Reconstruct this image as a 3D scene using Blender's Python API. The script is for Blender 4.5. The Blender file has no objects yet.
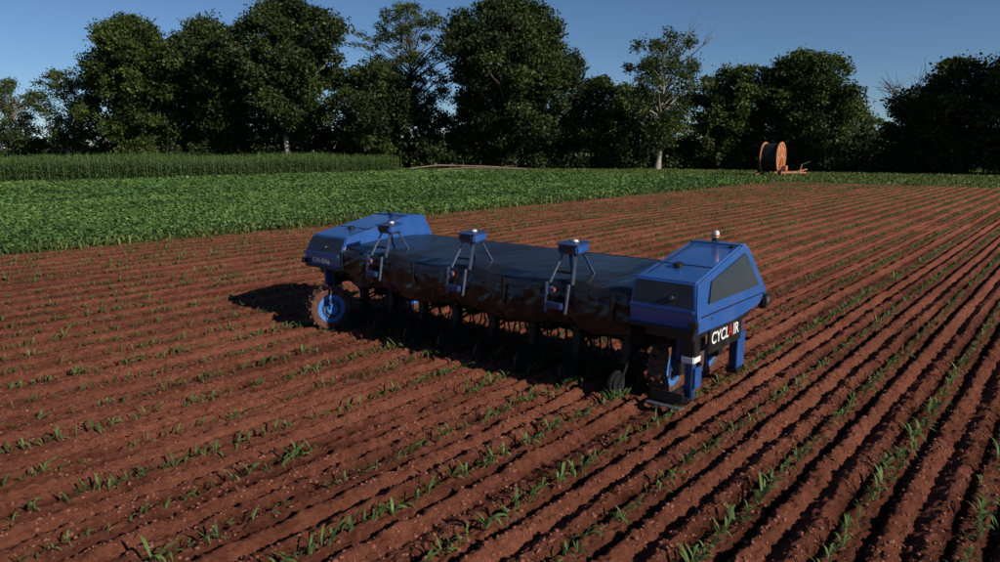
import bpy, bmesh, math, random
import numpy as np
from mathutils import Vector, Matrix
random.seed(5); rng=np.random.default_rng(11)
scene=bpy.context.scene
YAW=math.radians(40.5); CN,SN=math.cos(YAW),math.sin(YAW)
def W(n,r): return (n*CN+r*SN, -n*SN+r*CN)
def link(o): scene.collection.objects.link(o); return o
# ------------------------------------------------------------- noise
def vn(x,y,s=0):
    xi=np.floor(x); yi=np.floor(y); fx=x-xi; fy=y-yi
    fx=fx*fx*(3-2*fx); fy=fy*fy*(3-2*fy)
    def h(a,b):
        v=np.sin(a*127.1+b*311.7+s*74.7)*43758.5453
        return v-np.floor(v)
    return (h(xi,yi)*(1-fx)+h(xi+1,yi)*fx)*(1-fy)+(h(xi,yi+1)*(1-fx)+h(xi+1,yi+1)*fx)*fy
def fbm(x,y,o=4,s=0):
    t=0;a=.5
    for i in range(o):
        t=t+a*(vn(x,y,s+i)-.5); x=x*2.07;y=y*2.07;a*=.5
    return t*2
# ------------------------------------------------------------- materials
def newmat(name):
    m=bpy.data.materials.new(name); m.use_nodes=True
    nt=m.node_tree; b=nt.nodes["Principled BSDF"]; return m,nt,b
def N(nt,t,**k):
    n=nt.nodes.new(t)
    for a,v in k.items(): setattr(n,a,v)
    return n
def simple(name,col,rough=.5,metal=0,var=.25,scale=6,bump=.0,dust=None,dustamt=.5,coat=0):
    m,nt,b=newmat(name)
    tc=N(nt,'ShaderNodeTexCoord'); no=N(nt,'ShaderNodeTexNoise'); no.inputs['Scale'].default_value=scale; no.inputs['Detail'].default_value=8
    nt.links.new(tc.outputs['Object'],no.inputs['Vector'])
    r=N(nt,'ShaderNodeValToRGB'); r.color_ramp.elements[0].position=.3; r.color_ramp.elements[1].position=.7
    r.color_ramp.elements[0].color=[c*(1-var) for c in col]+[1]; r.color_ramp.elements[1].color=[min(1,c*(1+var)) for c in col]+[1]
    nt.links.new(no.outputs['Fac'],r.inputs['Fac']); out=r.outputs['Color']
    if dust:
        n2=N(nt,'ShaderNodeTexNoise'); n2.inputs['Scale'].default_value=scale*.6+2; n2.inputs['Detail'].default_value=10; n2.inputs['Roughness'].default_value=.7
        nt.links.new(tc.outputs['Object'],n2.inputs['Vector'])
        mr=N(nt,'ShaderNodeMapRange'); mr.inputs[1].default_value=.45; mr.inputs[2].default_value=.75; mr.inputs[4].default_value=dustamt
        nt.links.new(n2.outputs['Fac'],mr.inputs[0])
        mx=N(nt,'ShaderNodeMix',data_type='RGBA'); mx.inputs[7].default_value=list(dust)+[1]
        nt.links.new(mr.outputs[0],mx.inputs[0]); nt.links.new(out,mx.inputs[6]); out=mx.outputs[2]
    nt.links.new(out,b.inputs['Base Color'])
    mr2=N(nt,'ShaderNodeMapRange'); mr2.inputs[3].default_value=max(0,rough-.12); mr2.inputs[4].default_value=min(1,rough+.15)
    nt.links.new(no.outputs['Fac'],mr2.inputs[0]); nt.links.new(mr2.outputs[0],b.inputs['Roughness'])
    b.inputs['Metallic'].default_value=metal; b.inputs['Coat Weight'].default_value=coat
    if bump:
        bp=N(nt,'ShaderNodeBump'); bp.inputs['Strength'].default_value=bump; bp.inputs['Distance'].default_value=.02
        nt.links.new(no.outputs['Fac'],bp.inputs['Height']); nt.links.new(bp.outputs[0],b.inputs['Normal'])
    return m
def leafmat(name,dark,light,trans=.3,rough=.55):
    m,nt,b=newmat(name)
    at=N(nt,'ShaderNodeAttribute'); at.attribute_name='tint'
    r=N(nt,'ShaderNodeValToRGB'); r.color_ramp.elements[0].color=list(dark)+[1]; r.color_ramp.elements[1].color=list(light)+[1]
    nt.links.new(at.outputs['Fac'],r.inputs['Fac']); nt.links.new(r.outputs[0],b.inputs['Base Color'])
    b.inputs['Roughness'].default_value=rough; b.inputs['Specular IOR Level'].default_value=.3
    tr=N(nt,'ShaderNodeBsdfTranslucent'); nt.links.new(r.outputs[0],tr.inputs['Color'])
    mx=N(nt,'ShaderNodeMixShader'); mx.inputs[0].default_value=trans
    nt.links.new(b.outputs[0],mx.inputs[1]); nt.links.new(tr.outputs[0],mx.inputs[2])
    nt.links.new(mx.outputs[0],nt.nodes['Material Output'].inputs['Surface'])
    return m
M={}
M['blue']=simple('blue_paint',(.018,.085,.30),.28,.0,.10,3,dust=(.16,.10,.08),dustamt=.2,coat=.4)
M['rimblue_lit']=simple('rim_paint_lit',(.04,.20,.55),.35,.0,.12,6,dust=(.2,.10,.07),dustamt=.3)  # rim blue painted brighter to make up for the shade under the robot
M['blue_d']=simple('blue_paint_dark',(.013,.042,.14),.4,0,.15,5,dust=(.14,.07,.05),dustamt=.4)
M['black']=simple('black_plastic',(.012,.012,.014),.4,0,.3,8,dust=(.07,.04,.03),dustamt=.22)
M['under_black']=simple('shade_black',(.006,.006,.007),.6,0,.3,8)  # dust-free near-black for the tools, paints in the deep shade underneath
M['glass']=simple('dark_panel',(.02,.022,.026),.16,0,.2,3,dust=(.09,.07,.06),dustamt=.15)
M['steel']=simple('dark_steel',(.010,.010,.011),.5,.2,.4,9,dust=(.05,.024,.016),dustamt=.3)
M['grey']=simple('grey_metal',(.22,.23,.25),.4,.6,.2,9)
M['mast']=simple('mast_steel',(.10,.13,.19),.4,.5,.2,9)
M['white']=simple('white_plastic',(.75,.75,.74),.4,0,.05,9)
M['orange']=simple('orange_plastic',(.6,.12,.02),.4,0,.15,9)
M['red']=simple('red_paint',(.5,.03,.03),.4,0,.1,9)
M['tyre']=simple('muddy_tyre',(.10,.042,.028),.9,0,.6,14,.6)
M['tarp']=simple('tarpaulin',(.010,.010,.011),.27,0,.2,5,.15,dust=(.03,.026,.024),dustamt=.2)
M['toppanel']=simple('cover_panel',(.030,.031,.034),.30,.1,.15,4,.08,dust=(.07,.055,.048),dustamt=.3)
M['rorange']=simple('reel_orange',(.50,.20,.085),.5,0,.2,2,dust=(.3,.22,.16),dustamt=.4)
M['hose']=simple('black_hose',(.012,.012,.013),.5,0,.3,2)
M['bark']=simple('bark',(.12,.10,.08),.9,0,.45,4,.8)
M['bark_pale']=simple('bark_pale',(.28,.25,.20),.9,0,.4,4,.8)
M['leaf_dark']=leafmat('leaf_dark',(.012,.024,.008),(.068,.102,.024),.22)
M['leaf_mid']=leafmat('leaf_mid',(.016,.034,.010),(.10,.14,.030),.28)
M['leaf_light']=leafmat('leaf_light',(.025,.048,.015),(.12,.16,.045),.35)
M['soy']=leafmat('soy_leaf',(.042,.10,.024),(.16,.27,.065),.25)
M['maize']=leafmat('maize_leaf',(.02,.05,.014),(.10,.17,.04),.3)
M['seed']=leafmat('seedling_leaf',(.06,.12,.03),(.18,.27,.08),.35)
M['grass']=leafmat('grass_blade',(.05,.09,.02),(.20,.24,.07),.3)
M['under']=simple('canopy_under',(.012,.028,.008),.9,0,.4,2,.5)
M['wood']=simple('dead_wood',(.20,.15,.11),.9,0,.4,3,.6)
# ground material
m,nt,b=newmat('ground_soil_and_grass'); M['ground']=m
geo=N(nt,'ShaderNodeNewGeometry')
def noise(scale,det=8,ro=.6):
    n=N(nt,'ShaderNodeTexNoise'); n.inputs['Scale'].default_value=scale; n.inputs['Detail'].default_value=det; n.inputs['Roughness'].default_value=ro
    nt.links.new(geo.outputs['Position'],n.inputs['Vector']); return n
n1=noise(.35); n2=noise(14,10,.75); n3=noise(60,6,.8)
def ramp(src,a,ca,bb,cb):
    r=N(nt,'ShaderNodeValToRGB'); e=r.color_ramp.elements; e[0].position=a;e[1].position=bb;e[0].color=list(ca)+[1];e[1].color=list(cb)+[1]
    nt.links.new(src,r.inputs[0]); return r
r1=ramp(n2.outputs['Fac'],.3,(.17,.052,.030),.72,(.38,.145,.090))
r2=ramp(n1.outputs['Fac'],.35,(.74,.72,.71),.7,(1.10,1.1,1.1))
mu=N(nt,'ShaderNodeMix',data_type='RGBA',blend_type='MULTIPLY'); mu.inputs[0].default_value=1
nt.links.new(r1.outputs[0],mu.inputs[6]); nt.links.new(r2.outputs[0],mu.inputs[7])
at=N(nt,'ShaderNodeAttribute'); at.attribute_name='soil_dark'
mu2=N(nt,'ShaderNodeMix',data_type='RGBA',blend_type='MULTIPLY'); mu2.inputs[7].default_value=(.36,.33,.33,1)
nt.links.new(at.outputs['Fac'],mu2.inputs[0]); nt.links.new(mu.outputs[2],mu2.inputs[6])
r3=ramp(n2.outputs['Fac'],.3,(.035,.06,.016),.7,(.12,.145,.045))
ats=N(nt,'ShaderNodeAttribute'); ats.attribute_name='soil'
ad=N(nt,'ShaderNodeMath',operation='ADD'); nt.links.new(ats.outputs['Fac'],ad.inputs[0])
sb=N(nt,'ShaderNodeMath',operation='SUBTRACT'); sb.inputs[1].default_value=.5; nt.links.new(n2.outputs['Fac'],sb.inputs[0]); nt.links.new(sb.outputs[0],ad.inputs[1])
mr=N(nt,'ShaderNodeMapRange'); mr.inputs[1].default_value=.4; mr.inputs[2].default_value=.6; nt.links.new(ad.outputs[0],mr.inputs[0])
mg=N(nt,'ShaderNodeMix',data_type='RGBA'); nt.links.new(mr.outputs[0],mg.inputs[0]); nt.links.new(r3.outputs[0],mg.inputs[6]); nt.links.new(mu2.outputs[2],mg.inputs[7])
nt.links.new(mg.outputs[2],b.inputs['Base Color']); b.inputs['Roughness'].default_value=1; b.inputs['Specular IOR Level'].default_value=.05
bp=N(nt,'ShaderNodeBump'); bp.inputs['Strength'].default_value=1; bp.inputs['Distance'].default_value=.07
bp2=N(nt,'ShaderNodeBump'); bp2.inputs['Strength'].default_value=1; bp2.inputs['Distance'].default_value=.018
nt.links.new(n2.outputs['Fac'],bp.inputs['Height']); nt.links.new(n3.outputs['Fac'],bp2.inputs['Height']); nt.links.new(bp.outputs[0],bp2.inputs['Normal']); nt.links.new(bp2.outputs[0],b.inputs['Normal'])
# ------------------------------------------------------------- mesh from numpy
def mesh_np(name,V,F,mats,tint=None,smooth=False,fmat=None):
    V=np.asarray(V,dtype=np.float32).reshape(-1,3); F=np.asarray(F,dtype=np.int32)
    me=bpy.data.meshes.new(name); k=F.shape[1]
    me.vertices.add(len(V)); me.vertices.foreach_set('co',V.ravel())
    me.loops.add(F.size); me.loops.foreach_set('vertex_index',F.ravel())
    me.polygons.add(len(F)); me.polygons.foreach_set('loop_start',np.arange(0,F.size,k,dtype=np.int32))
    me.polygons.foreach_set('loop_total',np.full(len(F),k,dtype=np.int32))
    if smooth: me.polygons.foreach_set('use_smooth',np.ones(len(F),dtype=bool))
    if fmat is not None: me.polygons.foreach_set('material_index',np.asarray(fmat,dtype=np.int32))
    for mm in mats: me.materials.append(mm)
    me.update(calc_edges=True)
    if tint is not None:
        a=me.attributes.new('tint','FLOAT','POINT'); a.data.foreach_set('value',np.asarray(tint,dtype=np.float32))
    return me
# ------------------------------------------------------------- ground sheet
RS=.75; PH=.30
def soil_h(n,r):
    t=(n-PH)/RS; k=np.round(t); d=(t-k)*RS + .03*fbm(r*.9,k*3.1,3,3)
    ad=np.abs(d)
    mod=.6+1.0*vn(r*1.7,k*7.7,5)
    mod2=.5+.9*vn(r*2.3,k*5.7+np.sign(d)*2.2,6)
    rowamp=.8+.4*vn(k*1.0,k*0+3.,9)
    deep=1+.35*(1/(1+np.exp(-(n+5.2)*1.6)))
    h=-.048*np.exp(-((ad-.13)/.035)**2)*mod+.030*np.exp(-((ad-.235)/.06)**2)*mod2-.034*np.exp(-((ad-.375)/.045)**2)*(.3+1.3*vn(r*1.1,k*3.3,8))
    h=h*rowamp*deep
    near=np.exp(-np.maximum(0,np.sqrt(n*n+r*r)-14)/14)
    rid=1-np.abs(2*vn(n*13+3*vn(n*3,r*3,2),r*12,33)-1)
    h=h+ (.026*fbm(n*5,r*5,3,20)+ .038*np.maximum(0,fbm(n*15,r*13,3,30))+.010*(rid-.5))*(.45+.55*near)*deep
    h=h+.022*fbm(n*30,r*26,2,37)*near
    for c in (-3.78,-9.72,1.9,-15.6):
        w=np.exp(-((n-c)/.17)**4); h=h*(1-.7*w)-.025*w+ w*.008*np.sign(np.sin(r*38+ (n-c)*10))
    h=h+.05*fbm(n*.12,r*.12,2,40)
    return h
def steps(a,b,s0,s1=None,g=1.0):
    out=[a];s=s0
    while out[-1]<b:
        out.append(out[-1]+s); s=min(s*g,s1 or s0)
    return out
nn=[-4000,-1500,-600,-300,-200,-150,-120,-95,-80,-68,-58,-50,-43,-37,-32,-28,-26]+steps(-25,-14,.055)+steps(-13.97,-8.5,.028)+steps(-8.48,.5,.018)+steps(.53,4,.05)+steps(4.1,12,.15)+[14,18,25,35,41,60,100,200,600,1500,4000]
rr=[-4000,-1500,-500,-150,-60,-30,-20,-14]+steps(-10,-.2,.2)+steps(0,11,.024)+steps(11.04,74,.03,.45,1.012)+[76,79,84,90,100,115,130,150,200,300,600,1500,4000]
nn=np.array(nn);rr=np.array(rr)
NN,RR=np.meshgrid(nn,rr,indexing='ij')
inn=np.clip((NN+24.3)/.6,0,1)*np.clip((40-NN)/2,0,1)*np.clip((70-RR)/1.5,0,1)*np.clip((RR+35)/5,0,1)
H=soil_h(NN,RR)*inn
crumb=rng.normal(0,1,NN.shape); H=H+np.where(crumb>1.0,crumb-1,0)*.008*inn+crumb*.0024*inn
t=(NN-PH)/RS; k=np.round(t); ad=np.abs((t-k)*RS)
soil_dark=np.exp(-((ad-.13)/.07)**2)*(.3+vn(RR*1.6,k*5.1,77))*inn  # soil darkening along the grooves beside each row, plus noise patches
soil_dark=np.clip(soil_dark+.5*(vn(NN*.8,RR*.35,61)-.4)+.35*(fbm(NN*6,RR*6,3,62)),0,1)
V=np.stack([NN*CN+RR*SN,-NN*SN+RR*CN,H],-1).reshape(-1,3)
a,b_=len(nn),len(rr)
I=np.arange(a*b_).reshape(a,b_)
F=np.stack([I[:-1,:-1],I[1:,:-1],I[1:,1:],I[:-1,1:]],-1).reshape(-1,4)
me=mesh_np('ground',V,F,[M['ground']],smooth=True)
for nm,arr in (('soil',np.clip(inn*1.0,0,1)),('soil_dark',soil_dark)):
    at_=me.attributes.new(nm,'FLOAT','POINT'); at_.data.foreach_set('value',arr.astype(np.float32).ravel())
link(bpy.data.objects.new('ground',me))
# ------------------------------------------------------------- clods
def ico():
    bm=bmesh.new(); bmesh.ops.create_icosphere(bm,subdivisions=1,radius=1)
    v=np.array([x.co[:] for x in bm.verts]); f=np.array([[q.index for q in p.verts] for p in bm.faces]); bm.free(); return v,f
iv,iff=ico()
Nc=60000
u=rng.random(Nc*3); dist=3.5+24*u**1.4; ang=rng.uniform(-math.radians(42),math.radians(42),Nc*3)
X=dist*np.sin(ang);Y=dist*np.cos(ang); n_=X*CN-Y*SN; r_=X*SN+Y*CN
tt=(n_-PH)/RS; dd=np.abs((tt-np.round(tt))*RS)
keep=(n_>-24)&((rng.random(Nc*3)<.35+.65*np.exp(-((dd-.22)/.08)**2)))&(vn(n_*1.9,r_*1.2,55)>.25)
n_=n_[keep][:Nc];r_=r_[keep][:Nc];Nc=len(n_)
sz=.004+.017*rng.random(Nc)**3.8
R3=rng.normal(0,.25,(Nc,len(iv),3))
Vc=(iv[None]*(1+R3*.8))*sz[:,None,None]*rng.uniform(.6,1.4,(Nc,1,3))*np.array([1,1,.7])
hz=soil_h(n_,r_)
Vc[:,:,0]+=(n_*CN+r_*SN)[:,None]; Vc[:,:,1]+=(-n_*SN+r_*CN)[:,None]; Vc[:,:,2]+=(hz+sz*.1)[:,None]
Fc=iff[None]+(np.arange(Nc)*len(iv))[:,None,None]
clodm=simple('clod',(.21,.075,.046),.98,0,.35,12)
me=mesh_np('soil_clods',Vc.reshape(-1,3),Fc.reshape(-1,3),[clodm]); link(bpy.data.objects.new('soil_clods',me))
# ------------------------------------------------------------- blades
def blades(base,az,L,rise,droop,reach,w,segs=3,tint=None,prof=None):
    n=len(base); S=np.linspace(0,1,segs+1); 
    prof=prof or [ .55,1,.8,.06]
    prof=np.interp(S,np.linspace(0,1,len(prof)),prof)
    out=np.stack([np.cos(az),np.sin(az)],-1); side=np.stack([-np.sin(az),np.cos(az)],-1)
    x=(L*reach)[:,None]*S; z=L[:,None]*(rise[:,None]*S-droop[:,None]*S**2)
    C=np.zeros((n,segs+1,2,3))
    for j,sg in enumerate((-1,1)):
        C[:,:,j,0]=base[:,0,None]+out[:,0,None]*x+sg*side[:,0,None]*w[:,None]*prof
        C[:,:,j,1]=base[:,1,None]+out[:,1,None]*x+sg*side[:,1,None]*w[:,None]*prof
        C[:,:,j,2]=base[:,2,None]+z+.5*w[:,None]*prof*j
    vpb=(segs+1)*2; o=(np.arange(n)*vpb)[:,None]
    F=[]
    for s in range(segs):
        F.append(np.stack([o[:,0]+2*s,o[:,0]+2*s+1,o[:,0]+2*s+3,o[:,0]+2*s+2],-1))
    F=np.stack(F,1).reshape(-1,4)
    T=np.repeat(tint if tint is not None else rng.random(n),vpb)
    return C.reshape(-1,3),F,T
def merge(parts):
    V=[];F=[];T=[];o=0
    for v,f,t in parts: V.append(v);F.append(f+o);T.append(t);o+=len(v)
    return np.concatenate(V),np.concatenate(F),np.concatenate(T)
# seedlings
P=[]
for k in range(-40,20):
    nc=PH+k*RS
    if nc<-23.8 or nc>9: continue
    r=-4.0
    while r<69:
        r+=random.uniform(.07,.18)*(1 if r<30 else 1.3)
        if vn(np.array([r*.45]),np.array([k*9.1]),12)[0]<.18: continue
        if random.random()<.1: continue
        P.append((nc+random.gauss(0,.024),r,random.uniform(.45,1.25)*(.60+.6*vn(np.array([r*.25]),np.array([k*1.7]),15)[0])))
P=np.array(P)
hz=soil_h(P[:,0],P[:,1]); parts=[]; az0=rng.uniform(0,6.28,len(P)); pt=rng.normal(.5,.2,len(P))
for l in range(6):
    b3=np.stack([P[:,0]*CN+P[:,1]*SN,-P[:,0]*SN+P[:,1]*CN,hz-.005],-1)
    q=len(P); az=az0+l*3.0+rng.normal(0,.45,q)
    L=P[:,2]*rng.uniform(.125,.225,q)
    b3[:,2]+=.010*l
    parts.append(blades(b3,az,L,rng.uniform(.9,1.3,q),rng.uniform(.5,1.15,q),rng.uniform(.45,.85,q),P[:,2]*rng.uniform(.0075,.013,q)*(1+np.clip(P[:,1]-16,0,40)*.02),4,np.clip(pt+rng.normal(0,.15,q),0,1),[.5,.9,1,.7,.05]))
V,F,T=merge(parts)
link(bpy.data.objects.new('maize_seedlings',mesh_np('maize_seedlings',V,F,[M['seed']],T)))
# ------------------------------------------------------------- leaf quads
def leafquads(C,size,upbias=.4,asp=.6,tint=None,g=rng):
    n=len(C); nrm=g.normal(0,1,(n,3)); nrm[:,2]=np.abs(nrm[:,2])+upbias; nrm/=np.linalg.norm(nrm,axis=1)[:,None]
    a=np.cross(nrm,g.normal(0,1,(n,3))); a/=np.linalg.norm(a,axis=1)[:,None]; b=np.cross(nrm,a)
    s=(size*g.uniform(.6,1.3,n))[:,None]
    V=np.stack([C-a*s*.5,C+b*s*.5*asp+a*s*.08,C+a*s*.5,C-b*s*.5*asp+a*s*.05],1)
    F=np.arange(n*4).reshape(n,4)
    T=np.repeat(tint if tint is not None else g.random(n),4)
    return V.reshape(-1,3),F,T
# soybean field
def soy_top(n,r):
    t=(n+24)/.5; d=np.abs(t-np.round(t))
    return .34+.16*fbm(n*.5,r*.5,3,70)+.10*(1-2*d)*.6+.10*fbm(n*2.2,r*2.2,2,71)
Nn=950000
n_=rng.uniform(-69,-23.7,Nn); r_=rng.uniform(-14,68,Nn)
X,Y=n_*CN+r_*SN,-n_*SN+r_*CN; D=np.hypot(X,Y)
keep=(rng.random(Nn)<(24/D)**1.7)&(Y>2)&(np.abs(X)<Y*.95+6)
edge=np.clip((-23.9-n_)/.9,0,1)
keep&=rng.random(Nn)<.25+.75*edge
n_,r_,X,Y,D,edge=[q[keep] for q in (n_,r_,X,Y,D,edge)]
z=soy_top(n_,r_)*(.55+.45*edge)-np.abs(rng.normal(0,.07,len(n_)))
size=np.maximum(.12,D*.0042)
ti=np.clip(.45+.6*fbm(n_*.25,r_*.12,3,90)+rng.normal(0,.24,len(n_)),0,1)
p1=leafquads(np.stack([X,Y,z],-1),size,.8,.8,ti)
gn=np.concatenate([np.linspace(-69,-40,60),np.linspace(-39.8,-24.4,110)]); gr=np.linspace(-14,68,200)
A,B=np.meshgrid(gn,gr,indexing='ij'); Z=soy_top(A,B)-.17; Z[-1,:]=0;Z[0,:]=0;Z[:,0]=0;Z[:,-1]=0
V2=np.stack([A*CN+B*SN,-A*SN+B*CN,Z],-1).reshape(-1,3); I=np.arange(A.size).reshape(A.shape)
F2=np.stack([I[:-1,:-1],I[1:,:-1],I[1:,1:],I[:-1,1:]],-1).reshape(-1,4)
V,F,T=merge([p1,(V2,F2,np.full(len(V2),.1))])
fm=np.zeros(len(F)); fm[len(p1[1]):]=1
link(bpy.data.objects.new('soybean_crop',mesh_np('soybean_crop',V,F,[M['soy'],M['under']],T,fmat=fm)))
# tall maize
P=[]
nc=-70.
i=0
RE=62
while nc>-104:
    r=-12.
    while r<RE+ (i*.1):
        r+=random.uniform(.2,.34)*(1 if i<6 else 1.6); P.append((nc+random.gauss(0,.06),r,random.uniform(.8,1.12)))
    nc-=.75 if i<8 else 1.6
    i+=1
P=np.array(P); parts=[]; q=len(P)
P[:,2]*=.9+.22*vn(P[:,0]*.2,P[:,1]*.15,31)
for l in range(9):
    zz=(.35+l*.215)*P[:,2]
    b3=np.stack([P[:,0]*CN+P[:,1]*SN,-P[:,0]*SN+P[:,1]*CN,zz],-1)
    az=(l%2)*math.pi+rng.normal(0,.6,q)
    L=rng.uniform(.6,.95,q)*(1 if l<7 else .7)
    parts.append(blades(b3,az,L,rng.uniform(.6,1.0,q),rng.uniform(.6,1.1,q),rng.uniform(.6,.85,q),np.full(q,.055),3,np.clip(rng.normal(.4+.05*l,.2,q),0,1)))
b3=np.stack([P[:,0]*CN+P[:,1]*SN,-P[:,0]*SN+P[:,1]*CN,P[:,2]*0],-1)
parts.append(blades(b3,rng.uniform(0,6.28,q),P[:,2]*2.35,np.full(q,1.),np.zeros(q),np.full(q,.02),np.full(q,.025),2,np.full(q,.8),[1,.7,.5]))
V,F,T=merge(parts); nb=len(F)
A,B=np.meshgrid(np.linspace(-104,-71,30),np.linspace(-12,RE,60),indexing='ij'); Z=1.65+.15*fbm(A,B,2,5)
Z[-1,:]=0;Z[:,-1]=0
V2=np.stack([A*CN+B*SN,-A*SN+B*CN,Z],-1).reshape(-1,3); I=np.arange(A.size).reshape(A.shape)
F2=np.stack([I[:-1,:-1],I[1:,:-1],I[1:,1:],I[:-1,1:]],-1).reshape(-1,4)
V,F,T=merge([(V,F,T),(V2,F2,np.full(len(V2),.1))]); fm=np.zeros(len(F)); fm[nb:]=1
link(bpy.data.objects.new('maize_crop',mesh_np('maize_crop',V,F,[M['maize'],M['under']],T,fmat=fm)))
# grass on headland
q=60000
r_=rng.uniform(68.5,98,q); n_=rng.uniform(-100,6,q)
X,Y=n_*CN+r_*SN,-n_*SN+r_*CN
q2=9000
nb_=-24.1+rng.normal(0,.25,q2); rb=rng.uniform(-5,70,q2); X=np.concatenate([X,nb_*CN+rb*SN]);Y=np.concatenate([Y,-nb_*SN+rb*CN])
q=len(X); far=(np.hypot(X,Y)/60)
V,F,T=blades(np.stack([X,Y,np.zeros(q)],-1),rng.uniform(0,6.28,q),rng.uniform(.15,.5,q),np.full(q,1.),rng.uniform(.2,.6,q),rng.uniform(.3,.8,q),.02+.03*far,2)
link(bpy.data.objects.new('headland_grass',mesh_np('headland_grass',V,F,[M['grass']],T)))
# ------------------------------------------------------------- trees
def tube(pts,rad,k=6):
    pts=np.array(pts);n=len(pts); V=[];
    for i in range(n):
        d=pts[min(i+1,n-1)]-pts[max(i-1,0)]; d=d/(np.linalg.norm(d)+1e-9)
        a=np.cross(d,[0.31,.9,.12]); a/=np.linalg.norm(a)+1e-9; b=np.cross(d,a)
        for j in range(k):
            th=2*math.pi*j/k; V.append(pts[i]+rad[i]*(a*math.cos(th)+b*math.sin(th)))
    F=[]
    for i in range(n-1):
        for j in range(k): F.append([i*k+j,i*k+(j+1)%k,(i+1)*k+(j+1)%k,(i+1)*k+j])
    return np.array(V),np.array(F),np.zeros(len(V))
def tree_mesh(name,H,Wd,seed,cb=.25,nclump=70,per=330,leaf=.46,clr=(1.0,2.0),bark='bark',lf='leaf_dark',lean=0,bare=0,pk=.5,fill=.5,limb=1.0,flat=.8):
    g=np.random.default_rng(seed)
    parts=[]
    tr=[]; x=y=0
    nseg=9
    for i in range(nseg+1):
        f=i/nseg; tr.append((x,y,H*.88*f)); x+=g.normal(0,.3)+lean; y+=g.normal(0,.3)
    tr=np.array(tr); r0=H*.017+.08
    parts.append(tube(tr,[r0*(1.35 if i==0 else 1)*(1-.93*i/nseg) for i in range(nseg+1)],8))
    def trunk(z):
        return np.array([np.interp(z,tr[:,2],tr[:,0]),np.interp(z,tr[:,2],tr[:,1]),z])
    lob=g.uniform(0,6.28,6)
    def env(f,th):
        e=(f/pk)**.5 if f<pk else max(0,1-((f-pk)/(1-pk))**2.4)**.55
        e=max(e,.25 if f<pk else 0)
        return e*(.80+.16*math.sin(2*th+lob[0]+f*5)+.13*math.sin(3*th+lob[1]-f*7)+.12*math.sin(5*th+lob[2]+f*15))
    cents=[];tries=0
    while len(cents)<nclump and tries<6000:
        tries+=1
        f=g.random()**.85; th=g.uniform(0,6.28)
        rr_=Wd*.5*env(f,th)*math.sqrt(g.uniform(.08,1.0))
        z=H*(cb+(1-cb)*f)-g.uniform(0,.5)
        c0=trunk(min(z,H*.86)); c=np.array([c0[0]+rr_*math.cos(th),c0[1]+rr_*math.sin(th),z-.06*rr_])
        cr=g.uniform(*clr)*(1-.25*f)
        if all(np.linalg.norm(c-o[0])>fill*(cr+o[1])*.75 for o in cents): cents.append((c,cr))
    LC=[];LT=[];LS=[]
    for c,cr in cents:
        t0=trunk(min(c[2],H*.86)); rl=math.hypot(c[0]-t0[0],c[1]-t0[1])
        s=trunk(max(H*.12,min(H*.84,c[2]-rl*.6-g.uniform(.3,1.2)))); mid=(s+c)/2+g.normal(0,.45,3)+np.array([0,0,.08*rl])
        m2=(mid+c)/2+g.normal(0,.3,3)
        rb=max(.03,(.018*rl+.03)*limb)
        parts.append(tube([s,mid,m2,c+np.array([0,0,.2*cr])],[rb*1.4,rb,rb*.6,.02],5))
        for _ in range(3):
            e=c+g.normal(0,.6,3)*cr; parts.append(tube([mid*.3+c*.7,e],[.035*limb,.012],3))
        m_=int(per*cr**2/2.2)
        d=g.normal(0,1,(m_,3)); d/=np.linalg.norm(d,axis=1)[:,None]
        ph=g.uniform(0,6.28,3)
        lump=1+.35*np.sin(d[:,0]*3+ph[0])*np.sin(d[:,1]*3.3+ph[1])+.22*np.sin(d[:,2]*6+ph[2])
        p=c+d*(cr*(g.random(m_)**.5)*lump)[:,None]*g.uniform(.85,1.25,3)*np.array([1.1,1.1,flat])
        LC.append(p); LT.append(np.clip(g.normal(.45,.22,m_)+g.normal(0,.2),0,1)); LS.append(np.full(m_,leaf))
        s2=int(m_*.13); p2=c+g.normal(0,.5,(s2,3))*cr; LC.append(p2);LT.append(g.random(s2));LS.append(np.full(s2,leaf*.8))
    for _ in range(bare):
        th=g.uniform(0,6.28); z0=H*g.uniform(.6,.8); s=trunk(z0); L=Wd*g.uniform(.3,.55)
        e=s+np.array([math.cos(th)*L,math.sin(th)*L,g.uniform(2,4.5)]); md=(s+e)/2+g.normal(0,.5,3); parts.append(tube([s,md,e],[.11,.08,.03],4))
        for _ in range(5): parts.append(tube([md*.4+e*.6,e+g.normal(0,.9,3)+np.array([0,0,.6])],[.05,.02],3))
    V,F,T=merge(parts); nb=len(F)
    l=leafquads(np.concatenate(LC),np.concatenate(LS),.25,.7,np.concatenate(LT),g)
    V,F,T=merge([(V,F,T),l]); fm=np.zeros(len(F)); fm[nb:]=1
    return mesh_np(name,V,F,[M[bark],M[lf]],T,fmat=fm)
def put(name,me,x,y,rz=0,s=1):
    o=bpy.data.objects.new(name,me); o.location=(x,y,-.05); o.rotation_euler=(0,0,rz); o.scale=(s,s,s); return link(o)
TD=dict
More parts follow.
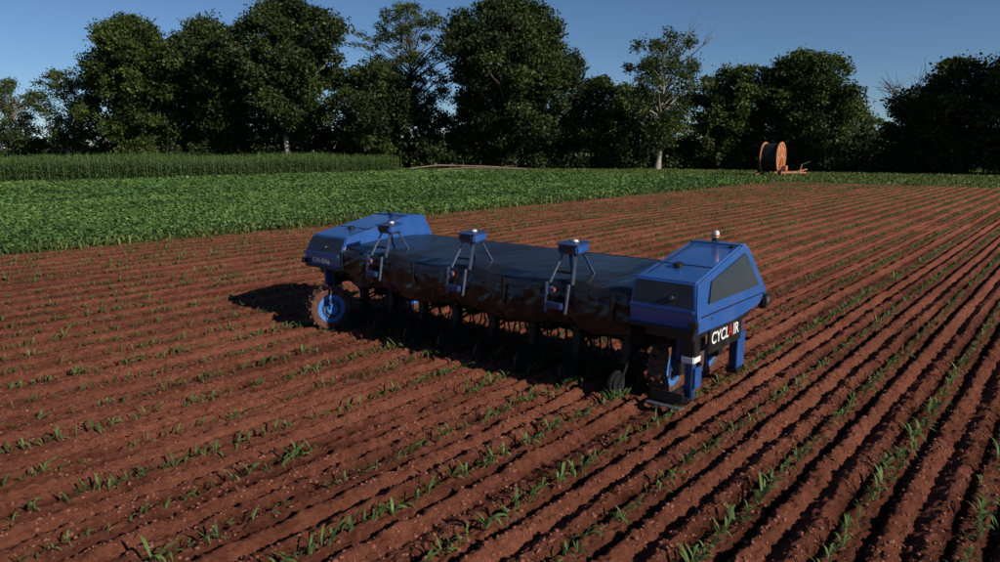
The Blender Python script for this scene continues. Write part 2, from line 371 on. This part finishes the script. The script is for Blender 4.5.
specs=[
 ('ash_tree',-86,125,15.2,13,TD(cb=.25,nclump=70,per=230,leaf=.36,clr=(.9,1.7),lf='leaf_light',limb=.7)),
 ('ash_tree',-72.5,120,16,14,TD(cb=.22,nclump=80,per=230,leaf=.36,clr=(.9,1.7),lf='leaf_light',bark='bark_pale',limb=.7)),
 ('oak_tree',-57,112,23,17.5,TD(cb=.12,nclump=170,per=320,clr=(1.3,2.5),lf='leaf_mid',pk=.55)),
 ('oak_tree',-45,115,22.6,16.5,TD(cb=.12,nclump=160,per=320,clr=(1.3,2.4),lf='leaf_dark',pk=.6)),
 ('oak_tree',-33,110,25.0,19,TD(cb=.2,nclump=170,per=320,clr=(1.3,2.5),lf='leaf_dark',bark='bark_pale',pk=.6,fill=.55)),
 ('locust_tree',-16,118,26,22,TD(cb=.30,nclump=180,per=210,leaf=.34,clr=(.8,1.8),lf='leaf_light',bark='bark',pk=.62,fill=.58,limb=.45,flat=.55)),
 ('oak_tree',-20,111,15.5,15.5,TD(cb=.06,nclump=120,per=320,clr=(1.1,2.1),lf='leaf_dark')),
 ('oak_tree',2,112,25.8,26.5,TD(cb=.1,nclump=260,per=320,clr=(1.4,2.6),lf='leaf_dark',pk=.5,fill=.55)),
 ('oak_tree',15,116,14.5,15,TD(cb=.06,nclump=100,per=310,clr=(1.1,2.2),lf='leaf_mid')),
 ('poplar_tree',23.3,105,19.6,14.5,TD(cb=.2,nclump=85,per=230,leaf=.38,clr=(.9,1.8),lf='leaf_mid',bark='bark_pale',bare=4,pk=.6,limb=.8,fill=.6)),
 ('oak_tree',35.5,111,15.4,15,TD(cb=.06,nclump=120,per=320,clr=(1.1,2.1),lf='leaf_mid',fill=.55)),
 ('oak_tree',46,108,17.4,17.5,TD(cb=.06,nclump=150,per=320,clr=(1.1,2.2),lf='leaf_mid',pk=.55,fill=.55)),
 ('oak_tree',60.5,120,10.5,9.5,TD(cb=.15,nclump=55,per=240,clr=(.9,1.6),lf='leaf_light')),
 ('oak_tree',54.5,95,11.0,9,TD(cb=.03,nclump=65,per=280,clr=(1.0,1.8),lf='leaf_dark',bare=12)),
 ('oak_tree',57,89,14.2,10,TD(cb=.03,nclump=90,per=320,clr=(1.0,1.8),lf='leaf_dark',bare=6)),
 ('oak_tree',61.5,84,15.6,13,TD(cb=.02,nclump=130,per=320,clr=(1.0,2.0),lf='leaf_dark')),
 ('oak_tree',72,83,16,12,TD(cb=.04,nclump=100,per=300,clr=(1.0,1.9),lf='leaf_dark')),
 ('oak_tree',-101,118,17,13,TD(cb=.1,nclump=90,per=260,clr=(1.0,1.9),lf='leaf_mid')),
]
for i,(nm,x,y,Ht,Wd,kw) in enumerate(specs):
    put(nm,tree_mesh(nm,Ht,Wd,100+i,**kw),x,y)
# hedgerow / undergrowth
def mass(name,pts,hs,per,leaf,lf,seed,spread=(2.5,2.5)):
    g=np.random.default_rng(seed); LC=[];LT=[];LS=[]
    for (x,y),h in zip(pts,hs):
        k=int(h*1.1)+2
        for _ in range(k):
            c=np.array([x+g.normal(0,spread[0]),y+g.normal(0,spread[1]),g.uniform(.08,.88)*h]); cr=g.uniform(.8,1.9)
            m_=int(per*cr*cr/2); d=g.normal(0,1,(m_,3)); d/=np.linalg.norm(d,axis=1)[:,None]
            LC.append(c+d*(cr*g.random(m_)**.4*(1+.4*np.sin(d[:,0]*5+x)))[:,None]*np.array([1.1,1.1,.8])); LT.append(np.clip(g.normal(.35,.2,m_)+g.normal(0,.15),0,1)); LS.append(np.full(m_,leaf))
    C=np.concatenate(LC); C[:,2]=np.maximum(C[:,2],.05)
    V,F,T=leafquads(C,np.concatenate(LS),.2,.7,np.concatenate(LT),g)
    link(bpy.data.objects.new(name,mesh_np(name,V,F,[M[lf]],T)))
pts=[];hs=[]
for x in np.arange(-66,54,1.9):
    pts.append((x,119+2*math.sin(x*.2))); hs.append(10+2.0*math.sin(x*.33)+random.uniform(-1.5,1.8)- (3.2 if x>27 else 0))
    pts.append((x,113.5+1.5*math.sin(x*.3+1))); hs.append(2.8+1.2*math.sin(x*.5)+random.uniform(-1,1.2))
for tt in np.arange(0,1,.05):
    pts.append((50+tt*24,113-32*tt)); hs.append(6+random.uniform(-1,2)); pts.append((47+tt*24,110-31*tt)); hs.append(2.4+random.uniform(-.8,1))
for x in np.arange(-100,-64,2.2):
    pts.append((x,126)); hs.append(5+random.uniform(-1.5,1.5))
mass('hedgerow',pts,hs,170,.46,'leaf_dark',7)
pts=[];hs=[]
for x in np.arange(-210,190,4.5):
    pts.append((x,205+8*math.sin(x*.05))); hs.append(8+3*math.sin(x*.07)+random.uniform(-2,3))
mass('distant_trees',pts,hs,110,.8,'leaf_mid',8,(3,3))
# fallen log / branches along the verge
g=np.random.default_rng(3); parts=[]
parts.append(tube([(-13,103,.35),(-9,103.3,.8),(-3,104,.65),(1,104.5,.45),(5,105,.2)],[.13,.12,.10,.08,.04],6))
parts.append(tube([(-9,102.5,.2),(-4,103,.5),(3,102.6,.3)],[.10,.08,.04],6))
for i in range(14):
    p=np.array([g.uniform(-13,5),103.5,g.uniform(.2,.7)]); parts.append(tube([p,p+g.normal(0,1.0,3)*np.array([1,1,.4])],[.05,.015],4))
V,F,T=merge(parts); link(bpy.data.objects.new('fallen_log',mesh_np('fallen_log',V,F,[M['wood']],T)))
# ------------------------------------------------------------- primitive helpers
def obj_bm(name,bm,mat,parent,smooth=False):
    me=bpy.data.meshes.new(name); bmesh.ops.recalc_face_normals(bm,faces=bm.faces); bm.to_mesh(me); bm.free(); me.materials.append(mat)
    if smooth:
        for p in me.polygons: p.use_smooth=True
        try: me.set_sharp_from_angle(angle=math.radians(35))
        except Exception: pass
    o=bpy.data.objects.new(name,me); link(o); o.parent=parent; return o
def box(name,size,loc,mat,parent,rot=(0,0,0),bev=.012):
    bm=bmesh.new(); bmesh.ops.create_cube(bm,size=1)
    for v in bm.verts: v.co=Vector((v.co.x*size[0],v.co.y*size[1],v.co.z*size[2]))
    if bev: bmesh.ops.bevel(bm,geom=list(bm.edges),offset=min(bev,min(size)*.3),segments=2,affect='EDGES')
    o=obj_bm(name,bm,M[mat],parent,True); o.location=loc; o.rotation_euler=rot; return o
def cyl(name,r,h,loc,mat,parent,rot=(0,0,0),r2=None,seg=28,bev=.006):
    bm=bmesh.new(); bmesh.ops.create_cone(bm,cap_ends=True,segments=seg,radius1=r,radius2=r if r2 is None else r2,depth=h)
    if bev:
        es=[e for e in bm.edges if len(e.link_faces)==2 and any(len(f.verts)>4 for f in e.link_faces)]
        bmesh.ops.bevel(bm,geom=es,offset=bev,segments=2,affect='EDGES')
    o=obj_bm(name,bm,M[mat],parent,True); o.location=loc; o.rotation_euler=rot; return o
def bar(name,p,q,r,mat,parent,seg=10):
    p=Vector(p);q=Vector(q);d=q-p
    o=cyl(name,r,d.length,(p+q)/2,mat,parent,seg=seg,bev=0); o.rotation_euler=d.to_track_quat('Z','Y').to_euler(); return o
def beam(name,p,q,w,h,mat,parent):
    p=Vector(p);q=Vector(q);d=q-p
    o=box(name,(w,h,d.length),(p+q)/2,mat,parent,bev=.006); o.rotation_euler=d.to_track_quat('Z','Y').to_euler(); return o
def poly(name,V,F,mat,parent,bev=.02):
    bm=bmesh.new(); vs=[bm.verts.new(v) for v in V]
    for f in F: bm.faces.new([vs[i] for i in f])
    bmesh.ops.recalc_face_normals(bm,faces=bm.faces)
    if bev: bmesh.ops.bevel(bm,geom=list(bm.edges),offset=bev,segments=2,affect='EDGES')
    return obj_bm(name,bm,M[mat],parent,True)
# ------------------------------------------------------------- robot
rob=bpy.data.objects.new('agricultural_weeding_robot',None); link(rob)
rx,ry=W(-6.86,8.14); rob.location=(rx,ry,0); rob.rotation_euler=(0,0,-YAW); rob.scale=(.985,.985,.985)
def quadpanel(name,c,off,mat,th=.012):
    c=[Vector(v) for v in c]; nrm=(c[1]-c[0]).cross(c[3]-c[0]).normalized()
    if nrm.dot(Vector(off))<0: nrm=-nrm
    V=[v+nrm*.004 for v in c]+[v+nrm*th for v in c]
    poly(name,V,[(0,1,2,3),(4,5,6,7),(0,1,5,4),(1,2,6,5),(2,3,7,6),(3,0,4,7)],mat,rob,.003)
for s,tag in ((1,'near'),(-1,'far')):
    ai,ao,at=(2.86 if s>0 else 2.68)*s,3.73*s,3.60*s
    RB=0 if s>0 else .18
    prof=[(-1.08,1.01),(-1.12,1.26),(-.98,1.575),(.52,1.87),(.66+RB,1.845),(1.02+RB,1.20),(.75,1.05),(0.0,.99)]
    def aout(z): return (3.73-.16*max(0,(z-1.25))/.6)*s
    V=[(ai,b,z) for b,z in prof]+[(aout(z),b,z) for b,z in prof]
    k=len(prof); F=[tuple(range(k)),tuple(range(k,2*k))]+[(i,(i+1)%k,(i+1)%k+k,i+k) for i in range(k)]
    poly('module_body',V,F,'blue',rob,.022)
    c=[(ai+.04*s,-1.105,1.30),(aout(1.3)-.045*s,-1.105,1.30),(aout(1.55)-.045*s,-.995,1.55),(ai+.04*s,-.995,1.55)]
    quadpanel('front_window',c,(0,-1,0),'glass')
    wm=abs(ao-ai)
    box('front_sensor',(.09,.05,.06),((ai+ao)/2+.12,-1.09,1.40),'black',rob,(math.radians(-25),0,0))
    cyl('sensor_lens',.022,.02,((ai+ao)/2+.12,-1.125,1.40),'grey',rob,(math.radians(90),0,0),seg=16,bev=0)
    box('front_lip',(wm-.05,.04,.05),((ai+ao)/2,-1.14,1.27),'blue',rob)
    box('lower_bumper',(wm-.03,.05,.045),((ai+ao)/2,-1.11,1.04),'black',rob)
    c=[(aout(1.32),-.80,1.32),(aout(1.32),.72,1.32),(aout(1.74),.50,1.755),(aout(1.56),-.62,1.55)]
    quadpanel('side_panel',c,(s,0,0),'glass',.014)
    box('side_seam',(.012,1.9,.012),(aout(1.2)+.002*s,-.05,1.20),'black',rob,bev=.002)
    for bb in (-.7,.8): cyl('side_bolt',.014,.012,(aout(1.24)+.005*s,bb,1.14),'grey',rob,(0,math.radians(90),0),seg=10,bev=0)
    def top(b): return 1.575+(b+.98)/1.5*.295
    for bb in (-.45,.42):
        box('top_seam',(wm-.16,.012,.01),((ai+at)/2,bb,top(bb)+.003),'black',rob,(math.radians(11.1),0,0),bev=.002)
    box('top_seam_side',(.012,1.3,.01),(ai+.1*s,-.2,top(-.2)+.003),'black',rob,(math.radians(11.1),0,0),bev=.002)
    cyl('gps_antenna',.065,.05,((ai+ao)/2-.1*s,-.55,top(-.55)+.03),'black',rob,(math.radians(11),0,0),seg=24,bev=.015)
    box('hinge',(.06,.05,.03),((ai+ao)/2+.2,.3,top(.3)+.015),'black',rob,(math.radians(11),0,0))
    box('module_subframe',(.62,1.7,.14),(3.28*s,-.05,.94),'black',rob)
    box('side_skirt',(.03,.98,.36),(3.60*s,-.0,.81),'black',rob)
    # legs
    box('front_leg_upper',(.15,.18,.42),(3.47*s,-.66,.82),'black',rob)
    box('front_leg_band',(.165,.20,.085),(3.47*s,-.66,.60),'white',rob)
    box('front_leg',(.10,.11,.50),(3.47*s,-.66,.34),'blue_d',rob)
    box('front_leg_fin',(.02,.18,.26),(3.54*s,-.60,.36),'blue',rob)
    box('rear_leg',(.12,.14,.85),(3.50*s,.62,.60),'blue_d',rob)
    box('rear_leg_fin',(.025,.24,.46),(3.58*s,.58,.46),'blue',rob)
    box('rear_leg_cap',(.16,.20,.08),(3.50*s,.62,.17),'black',rob)
    box('bumper_foot',(.34,.10,.07),(3.38*s,-.80,.11),'black',rob,bev=.02)
    box('bumper_pad',(.44,.06,.13),(3.34*s,-.97,.18),'black',rob,(math.radians(12),0,0),bev=.02)
    box('bumper_arm',(.05,.45,.05),(3.40*s,-.77,.22),'black',rob)
    box('bumper_lip',(.44,.14,.02),(3.34*s,-1.03,.09),'grey',rob,(math.radians(-8),0,0),bev=.004)
    box('rear_lamp',(.10,.15,.20),(3.72*s,.93,1.08),'black',rob,bev=.02)
    cyl('rear_lamp_lens',.045,.02,(3.775*s,.93,1.10),'grey',rob,(0,math.radians(90),0),seg=20)
    bar('rear_lamp_bracket',(3.50*s,.80,1.12),(3.72*s,.93,1.12),.02,'steel',rob)
    box('corner_camera',(.10,.08,.09),(3.70*s,-1.14,1.12),'black',rob)
# wheels
def wheel(a,b,steer=0):
    e=bpy.data.objects.new('wheel_assembly',None); link(e); e.parent=rob; e.location=(a,b,.35); e.rotation_euler=(0,0,steer)
    bm=bmesh.new(); prof=[(-.11,.24),(-.115,.31),(-.10,.355),(-.05,.372),(.05,.372),(.10,.355),(.115,.31),(.11,.24)]
    seg=40; ring=[]
    for i in range(seg):
        th=2*math.pi*i/seg; ring.append([bm.verts.new((x,r*math.cos(th),r*math.sin(th))) for x,r in prof])
    for i in range(seg):
        for j in range(len(prof)): 
            j2=(j+1)%len(prof); bm.faces.new([ring[i][j],ring[i][j2],ring[(i+1)%seg][j2],ring[(i+1)%seg][j]])
    for i in range(18):
        for sg in (-1,1):
            th=2*math.pi*(i+(.5 if sg>0 else 0))/18
            r_=bmesh.ops.create_cube(bm,size=1); mt=Matrix.Rotation(-th,4,'X') @ Matrix.Translation((sg*.052,0,.378)) @ Matrix.Rotation(sg*.6,4,'Z') @ Matrix.Diagonal((.115,.028,.035,1))
            bmesh.ops.transform(bm,matrix=mt,verts=r_['verts'])
    obj_bm('tyre',bm,M['tyre'],e,True)
    cyl('rim',.262,.20,(0,0,0),'rimblue_lit',e,(0,math.radians(90),0),seg=36,bev=.012)
    for sg in (-1,1):
        cyl('rim_dish',.17,.02,(sg*.10,0,0),'blue_d',e,(0,math.radians(90),0),seg=36,bev=.006)
        cyl('hub',.095,.08,(sg*.115,0,0),'rimblue_lit',e,(0,math.radians(90),0),seg=24,bev=.012)
        for i in range(6):
            th=i*math.pi/3; cyl('bolt',.013,.03,(sg*.115,.135*math.cos(th),.135*math.sin(th)),'grey',e,(0,math.radians(90),0),seg=8,bev=0)
for s in (1,-1):
    for b in (-.38,.72):
        bb=b if s>0 or b>0 else -1.14
        wheel(3.02*s,bb,.06*s if bb>-1 else -.3)
        box('wheel_strut',(.08,.14,.72),(3.20*s,bb+(.14 if bb<-1 else 0),.66),'blue_d',rob)
        box('wheel_motor',(.10,.20,.20),(3.20*s,bb,.38),'black',rob)
# cross beams
for b,z in ((-.55,1.16),(.55,1.20)):
    box('cross_beam',(5.9,.14,.16),(0,b,z),'blue_d',rob)
AL,AR=-2.72,2.90
for i in range(4):
    wd=(AR-AL)/4; a0=AL+i*wd
    box('cover_panel',(wd-.015,1.14,.03),(a0+wd/2,.24,1.440),'toppanel',rob,(math.radians(2.5),0,0),bev=.006)
box('cover_rear_rail',(5.5,.04,.05),(.09,.84,1.46),'blue_d',rob)
# tarpaulin: sheet draped over the frame, sagging between the masts and hanging over the front
na,nb=520,70
bm=bmesh.new(); A=np.linspace(AL+.03,AR-.03,na)
prof=np.array([(.60,1.50),(.1,1.48),(-.35,1.465),(-.70,1.45),(-.98,1.41),(-1.07,1.34),(-1.09,1.22),(-1.08,1.08),(-1.05,.95),(-1.0,.83),(-.94,.86)])
S=np.linspace(0,len(prof)-1,nb)
AA,SS=np.meshgrid(A,S,indexing='ij')
Bb=np.interp(SS,range(len(prof)),prof[:,0]); Zz=np.interp(SS,range(len(prof)),prof[:,1]); FF=SS/(len(prof)-1)
def dmin(x,cs): return np.min([np.abs(x-c) for c in cs],axis=0)
masts=(-2.72,-1.76,.06,1.84,2.90)
sag=np.clip(dmin(AA,masts)/.75,0,1); sag=sag*sag*(3-2*sag)
wr=fbm(AA*2.0+FF*1.5,FF*5,3,4); diag=np.abs(vn(AA*2.4+FF*5*np.sign(np.sin(AA*1.7)),FF*2.4,9)-.5)*2
crk=(1-np.abs(2*vn(AA*3.2+2*wr,FF*4+AA*.8,14)-1))**3
front=np.clip((FF-.42)/.12,0,1); back=np.clip(FF*8,0,1)
Zz=Zz-.06*sag*np.clip((FF-.15)*3,0,1)-.03*sag*back*(1-front)-.03*(1-front)*back*(diag-.4)*.5+.016*wr*(1-front)*back+.012*crk*(1-front)*back
Zz=Zz-.04*sag*front*np.clip((FF-.7)*3,0,1)
Bb=Bb-(.045*wr+.045*(diag-.4)+.012*np.sin(AA*15+2*np.sin(AA*4))+.035*sag+.024*crk)*front
vs=[[bm.verts.new((AA[i,j],Bb[i,j],Zz[i,j])) for j in range(nb)] for i in range(na)]
for i in range(na-1):
    for j in range(nb-1): bm.faces.new([vs[i][j],vs[i+1][j],vs[i+1][j+1],vs[i][j+1]])
o=obj_bm('tarpaulin',bm,M['tarp'],rob,False)
for p in o.data.polygons: p.use_smooth=True
for a_ in (-2.6,-.85,.95,2.65):
    box('tarp_strap',(.05,.012,.36),(a_,-1.165,1.18),'black',rob,(math.radians(2),0,0),bev=.003)
# camera masts
for a_ in (-1.76,.06,1.84):
    for s in (-1,1):
        for bb in (-1.06,-.55):
            beam('mast_leg',(a_+s*.18,bb,1.36 if bb<-1 else 1.42),(a_+s*.10,-.88 if bb<-1 else -.72,1.74),.045,.025,'mast' if bb<-1 else 'blue_d',rob)
    box('mast_crossbar',(.30,.03,.03),(a_,-.98,1.50),'steel',rob)
    box('mast_plate',(.30,.22,.02),(a_,-.80,1.73),'black',rob)
    box('camera_housing',(.32,.28,.11),(a_,-.80,1.80),'blue',rob,(math.radians(6),0,0),bev=.02)
    box('camera_visor',(.34,.30,.015),(a_,-.80,1.862),'blue_d',rob,(math.radians(6),0,0),bev=.004)
    cyl('gnss_dome',.045,.04,(a_+.02,-.78,1.885),'white',rob,seg=24,bev=.016)
    box('camera_face',(.24,.02,.07),(a_,-.945,1.79),'black',rob)
    for s in (-1,1):
        beam('lower_strut',(a_+s*.17,-1.13,1.38),(a_+s*.15,-1.18,1.00),.04,.03,'mast',rob)
    box('clamp',(.08,.06,.07),(a_-.06,-1.19,1.30),'blue',rob)
    box('clamp_tag',(.035,.03,.05),(a_+.01,-1.22,1.31),'orange',rob)
    box('tool_box',(.24,.08,.08),(a_,-1.20,1.10),'blue_d',rob)
# beacon
cyl('beacon_base',.05,.04,(3.2,.50,1.895),'black',rob,seg=20)
cyl('beacon_lamp',.038,.10,(3.2,.50,1.96),'white',rob,seg=20,bev=.015)
cyl('beacon_band',.041,.03,(3.2,.50,1.945),'orange',rob,seg=20,bev=.003)
bar('antenna',(3.12,.56,1.86),(3.12,.56,2.02),.006,'black',rob)
cyl('beacon_base_b',.05,.04,(-3.2,.45,1.885),'black',rob,seg=20)
# weeding tool units
UB='under_black'
box('tool_bar',(5.7,.12,.12),(0,-.15,.72),UB,rob)
box('tool_bar_rear',(5.7,.10,.10),(0,.35,.80),UB,rob)
box('rear_sheet',(5.7,.02,.90),(0,.62,.70),UB,rob)  # flat black sheet across the full width behind the tool units
box('hose_channel',(5.7,.16,.10),(0,-.55,.95),UB,rob)
for i in range(8):
    a_=-2.625+.75*i
    box('unit_head',(.18,.18,.40),(a_,-.32,.70),UB,rob)
    for z in (.58,.80): 
        for s in (-1,1): beam('parallel_link',(a_+s*.06,-.35,z),(a_+s*.06,-.78,z-.12),.02,.035,UB,rob)
    box('unit_frame',(.14,.12,.42),(a_,-.68,.58),UB,rob)
    box('unit_cover',(.30,.20,.22),(a_,-.60,.78),UB,rob,(.15,0,0),bev=.03)
    beam('wheel_fork',(a_+.06,-.72,.50),(a_+.06,-.95,.17),.02,.04,UB,rob)
    cyl('gauge_wheel',.17,.10,(a_,-.95,.17),UB,rob,(0,math.radians(90),0),seg=26,bev=.035)
    cyl('gauge_hub',.06,.12,(a_,-.95,.17),'steel',rob,(0,math.radians(90),0),seg=16,bev=.01)
    for s in (-1,1):
        cyl('weeding_disc',.17,.012,(a_+s*.13,-.55,.15),'steel',rob,(0,math.radians(90),math.radians(18*s)),seg=26,bev=0)
        bar('disc_arm',(a_+s*.13,-.55,.15),(a_+s*.08,-.70,.50),.018,UB,rob)
        for b in (-.2,.1,.35):
            bar('tine',(a_+s*(.18+.05*b),b,.62),(a_+s*(.2+.1*b),b+.10,.25),.014,UB,rob,8)
            bar('tine_tip',(a_+s*(.2+.1*b),b+.10,.25),(a_+s*(.2+.1*b),b-.02,-.02),.014,UB,rob,8)
            box('tine_share',(.10,.05,.012),(a_+s*(.2+.1*b),b-.04,.01),UB,rob,(.3,0,0),bev=.003)
    box('actuator',(.10,.34,.10),(a_+.18,-.40,.90),UB,rob,(.3,0,0))
    bar('hose',(a_,-.3,.85),(a_+.2,-.1,1.1),.015,UB,rob,8)
def text(name,body,size,loc,rot,mat):
    c=bpy.data.curves.new(name,'FONT'); c.body=body; c.size=size; c.extrude=.002; c.align_x='CENTER'; c.align_y='CENTER'; c.offset=.003
    c.materials.append(M[mat]); o=bpy.data.objects.new(name,c); link(o); o.parent=rob; o.location=loc; o.rotation_euler=rot; return o
R=math.radians
text('lettering_a','CYCL',.205,(3.621,-.19,.81),(R(90),0,R(90)),'white')
text('lettering_b','A',.205,(3.621,.12,.81),(R(90),0,R(90)),'red')
text('lettering_c','IR',.205,(3.621,.29,.81),(R(90),0,R(90)),'white')
text('serial_lettering','CW-0001',.12,(-3.22,-1.130,1.15),(R(92),0,0),'white')
# ------------------------------------------------------------- hose reel irrigator
hr=bpy.data.objects.new('hose_reel_irrigator',None); link(hr); hr.location=(31.1,81,0); hr.rotation_euler=(0,0,R(-38)); hr.scale=(.95,.95,.95)
def flange(x):
    bm=bmesh.new(); seg=48
    for r0,r1,w in ((1.62,1.85,.10),(1.0,1.08,.06),(0.0001,.42,.14)):
        vs=[]
        for i in range(seg):
            th=2*math.pi*i/seg
            vs.append([bm.verts.new((x+dx,r*math.cos(th),2.25+r*math.sin(th))) for dx,r in ((-w/2,r0),(-w/2,r1),(w/2,r1),(w/2,r0))])
        for i in range(seg):
            for j in range(4): bm.faces.new([vs[i][j],vs[i][(j+1)%4],vs[(i+1)%seg][(j+1)%4],vs[(i+1)%seg][j]])
    obj_bm('drum_flange',bm,M['rorange'],hr,False)
    for i in range(10):
        th=i*math.pi/5; beam('flange_spoke',(x,.3*math.cos(th),2.25+.3*math.sin(th)),(x,1.65*math.cos(th),2.25+1.65*math.sin(th)),.07,.16,'rorange',hr)
    cyl('flange_plate',1.60,.03,(x-.04*(1 if x>0 else -1),0,2.25),'rorange',hr,(0,R(90),0),seg=48,bev=0)
flange(.95); flange(-.95)
for i in range(16):
    cyl('hose_winding',1.66,.112,(-.86+i*.115,0,2.25),'hose',hr,(0,R(90),0),seg=48,bev=.045)
for s in (-1,1):
    beam('support_post',(s*1.12,-.9,.6),(s*1.12,0,2.3),.12,.14,'rorange',hr); beam('support_post',(s*1.12,.9,.6),(s*1.12,0,2.3),.12,.14,'rorange',hr)
    box('chassis_rail',(.14,3.4,.18),(s*.75,.2,.55),'rorange',hr)
    for b in (-.5,.5):
        cyl('road_wheel',.46,.24,(s*1.25,b-.2,.46),'hose',hr,(0,R(90),0),seg=30,bev=.06); cyl('road_wheel_rim',.24,.26,(s*1.25,b-.2,.46),'rorange',hr,(0,R(90),0),seg=24,bev=.02)
beam('drawbar',(.0,1.7,.55),(3.0,2.6,.55),.14,.18,'rorange',hr)
beam('drawbar_side',(.75,-1.2,.55),(3.6,1.2,.5),.12,.16,'rorange',hr)
beam('gun_cart_axle',(2.2,.2,.5),(3.6,1.5,.9),.10,.12,'rorange',hr)
box('gearbox',(.5,.7,.6),(1.35,.4,1.0),'rorange',hr,bev=.04)
bar('gun_mast',(3.0,.6,.5),(3.2,.7,1.5),.06,'rorange',hr); bar('gun_barrel',(3.2,.7,1.45),(4.0,1.0,1.8),.05,'grey',hr)
cyl('cart_wheel',.35,.12,(3.3,1.5,.36),'hose',hr,(0,R(90),0),seg=24,bev=.03)
for s in (-1,1): bar('outrigger',(s*.7,-1.4,.6),(s*1.5,-2.1,.06),.05,'rorange',hr)
bar('level_arm',(-1.2,-1.5,.6),(-1.2,-1.7,2.6),.05,'steel',hr)
# ------------------------------------------------------------- light, sky, camera
EL=math.radians(27); az=math.atan2(.79,-.613)
S=Vector((math.sin(az)*math.cos(EL),math.cos(az)*math.cos(EL),math.sin(EL)))
L=bpy.data.lights.new('sun','SUN'); L.energy=5.0; L.angle=R(.5); L.color=(1,.91,.79)
lo=bpy.data.objects.new('sun',L); link(lo); lo.rotation_euler=S.to_track_quat('Z','Y').to_euler(); lo.location=(20,-20,30)
w=bpy.data.worlds.new('World'); scene.world=w; w.use_nodes=True; nt=w.node_tree
sk=nt.nodes.new('ShaderNodeTexSky'); sk.sky_type='NISHITA'; sk.sun_disc=False; sk.sun_elevation=EL; sk.sun_rotation=az; sk.altitude=2200; sk.air_density=1.05; sk.dust_density=.0; sk.ozone_density=6
bg=nt.nodes['Background']; bg.inputs[1].default_value=.074; nt.links.new(sk.outputs[0],bg.inputs[0])
cam=bpy.data.cameras.new('camera'); co=bpy.data.objects.new('camera',cam); link(co)
co.location=(0,0,3); co.rotation_euler=(math.radians(90-10.6),0,0); cam.lens=25.2; cam.sensor_width=36; cam.clip_end=9000; cam.clip_start=.05
scene.camera=co
scene.view_settings.view_transform='Standard'; scene.view_settings.look='None'; scene.view_settings.exposure=0
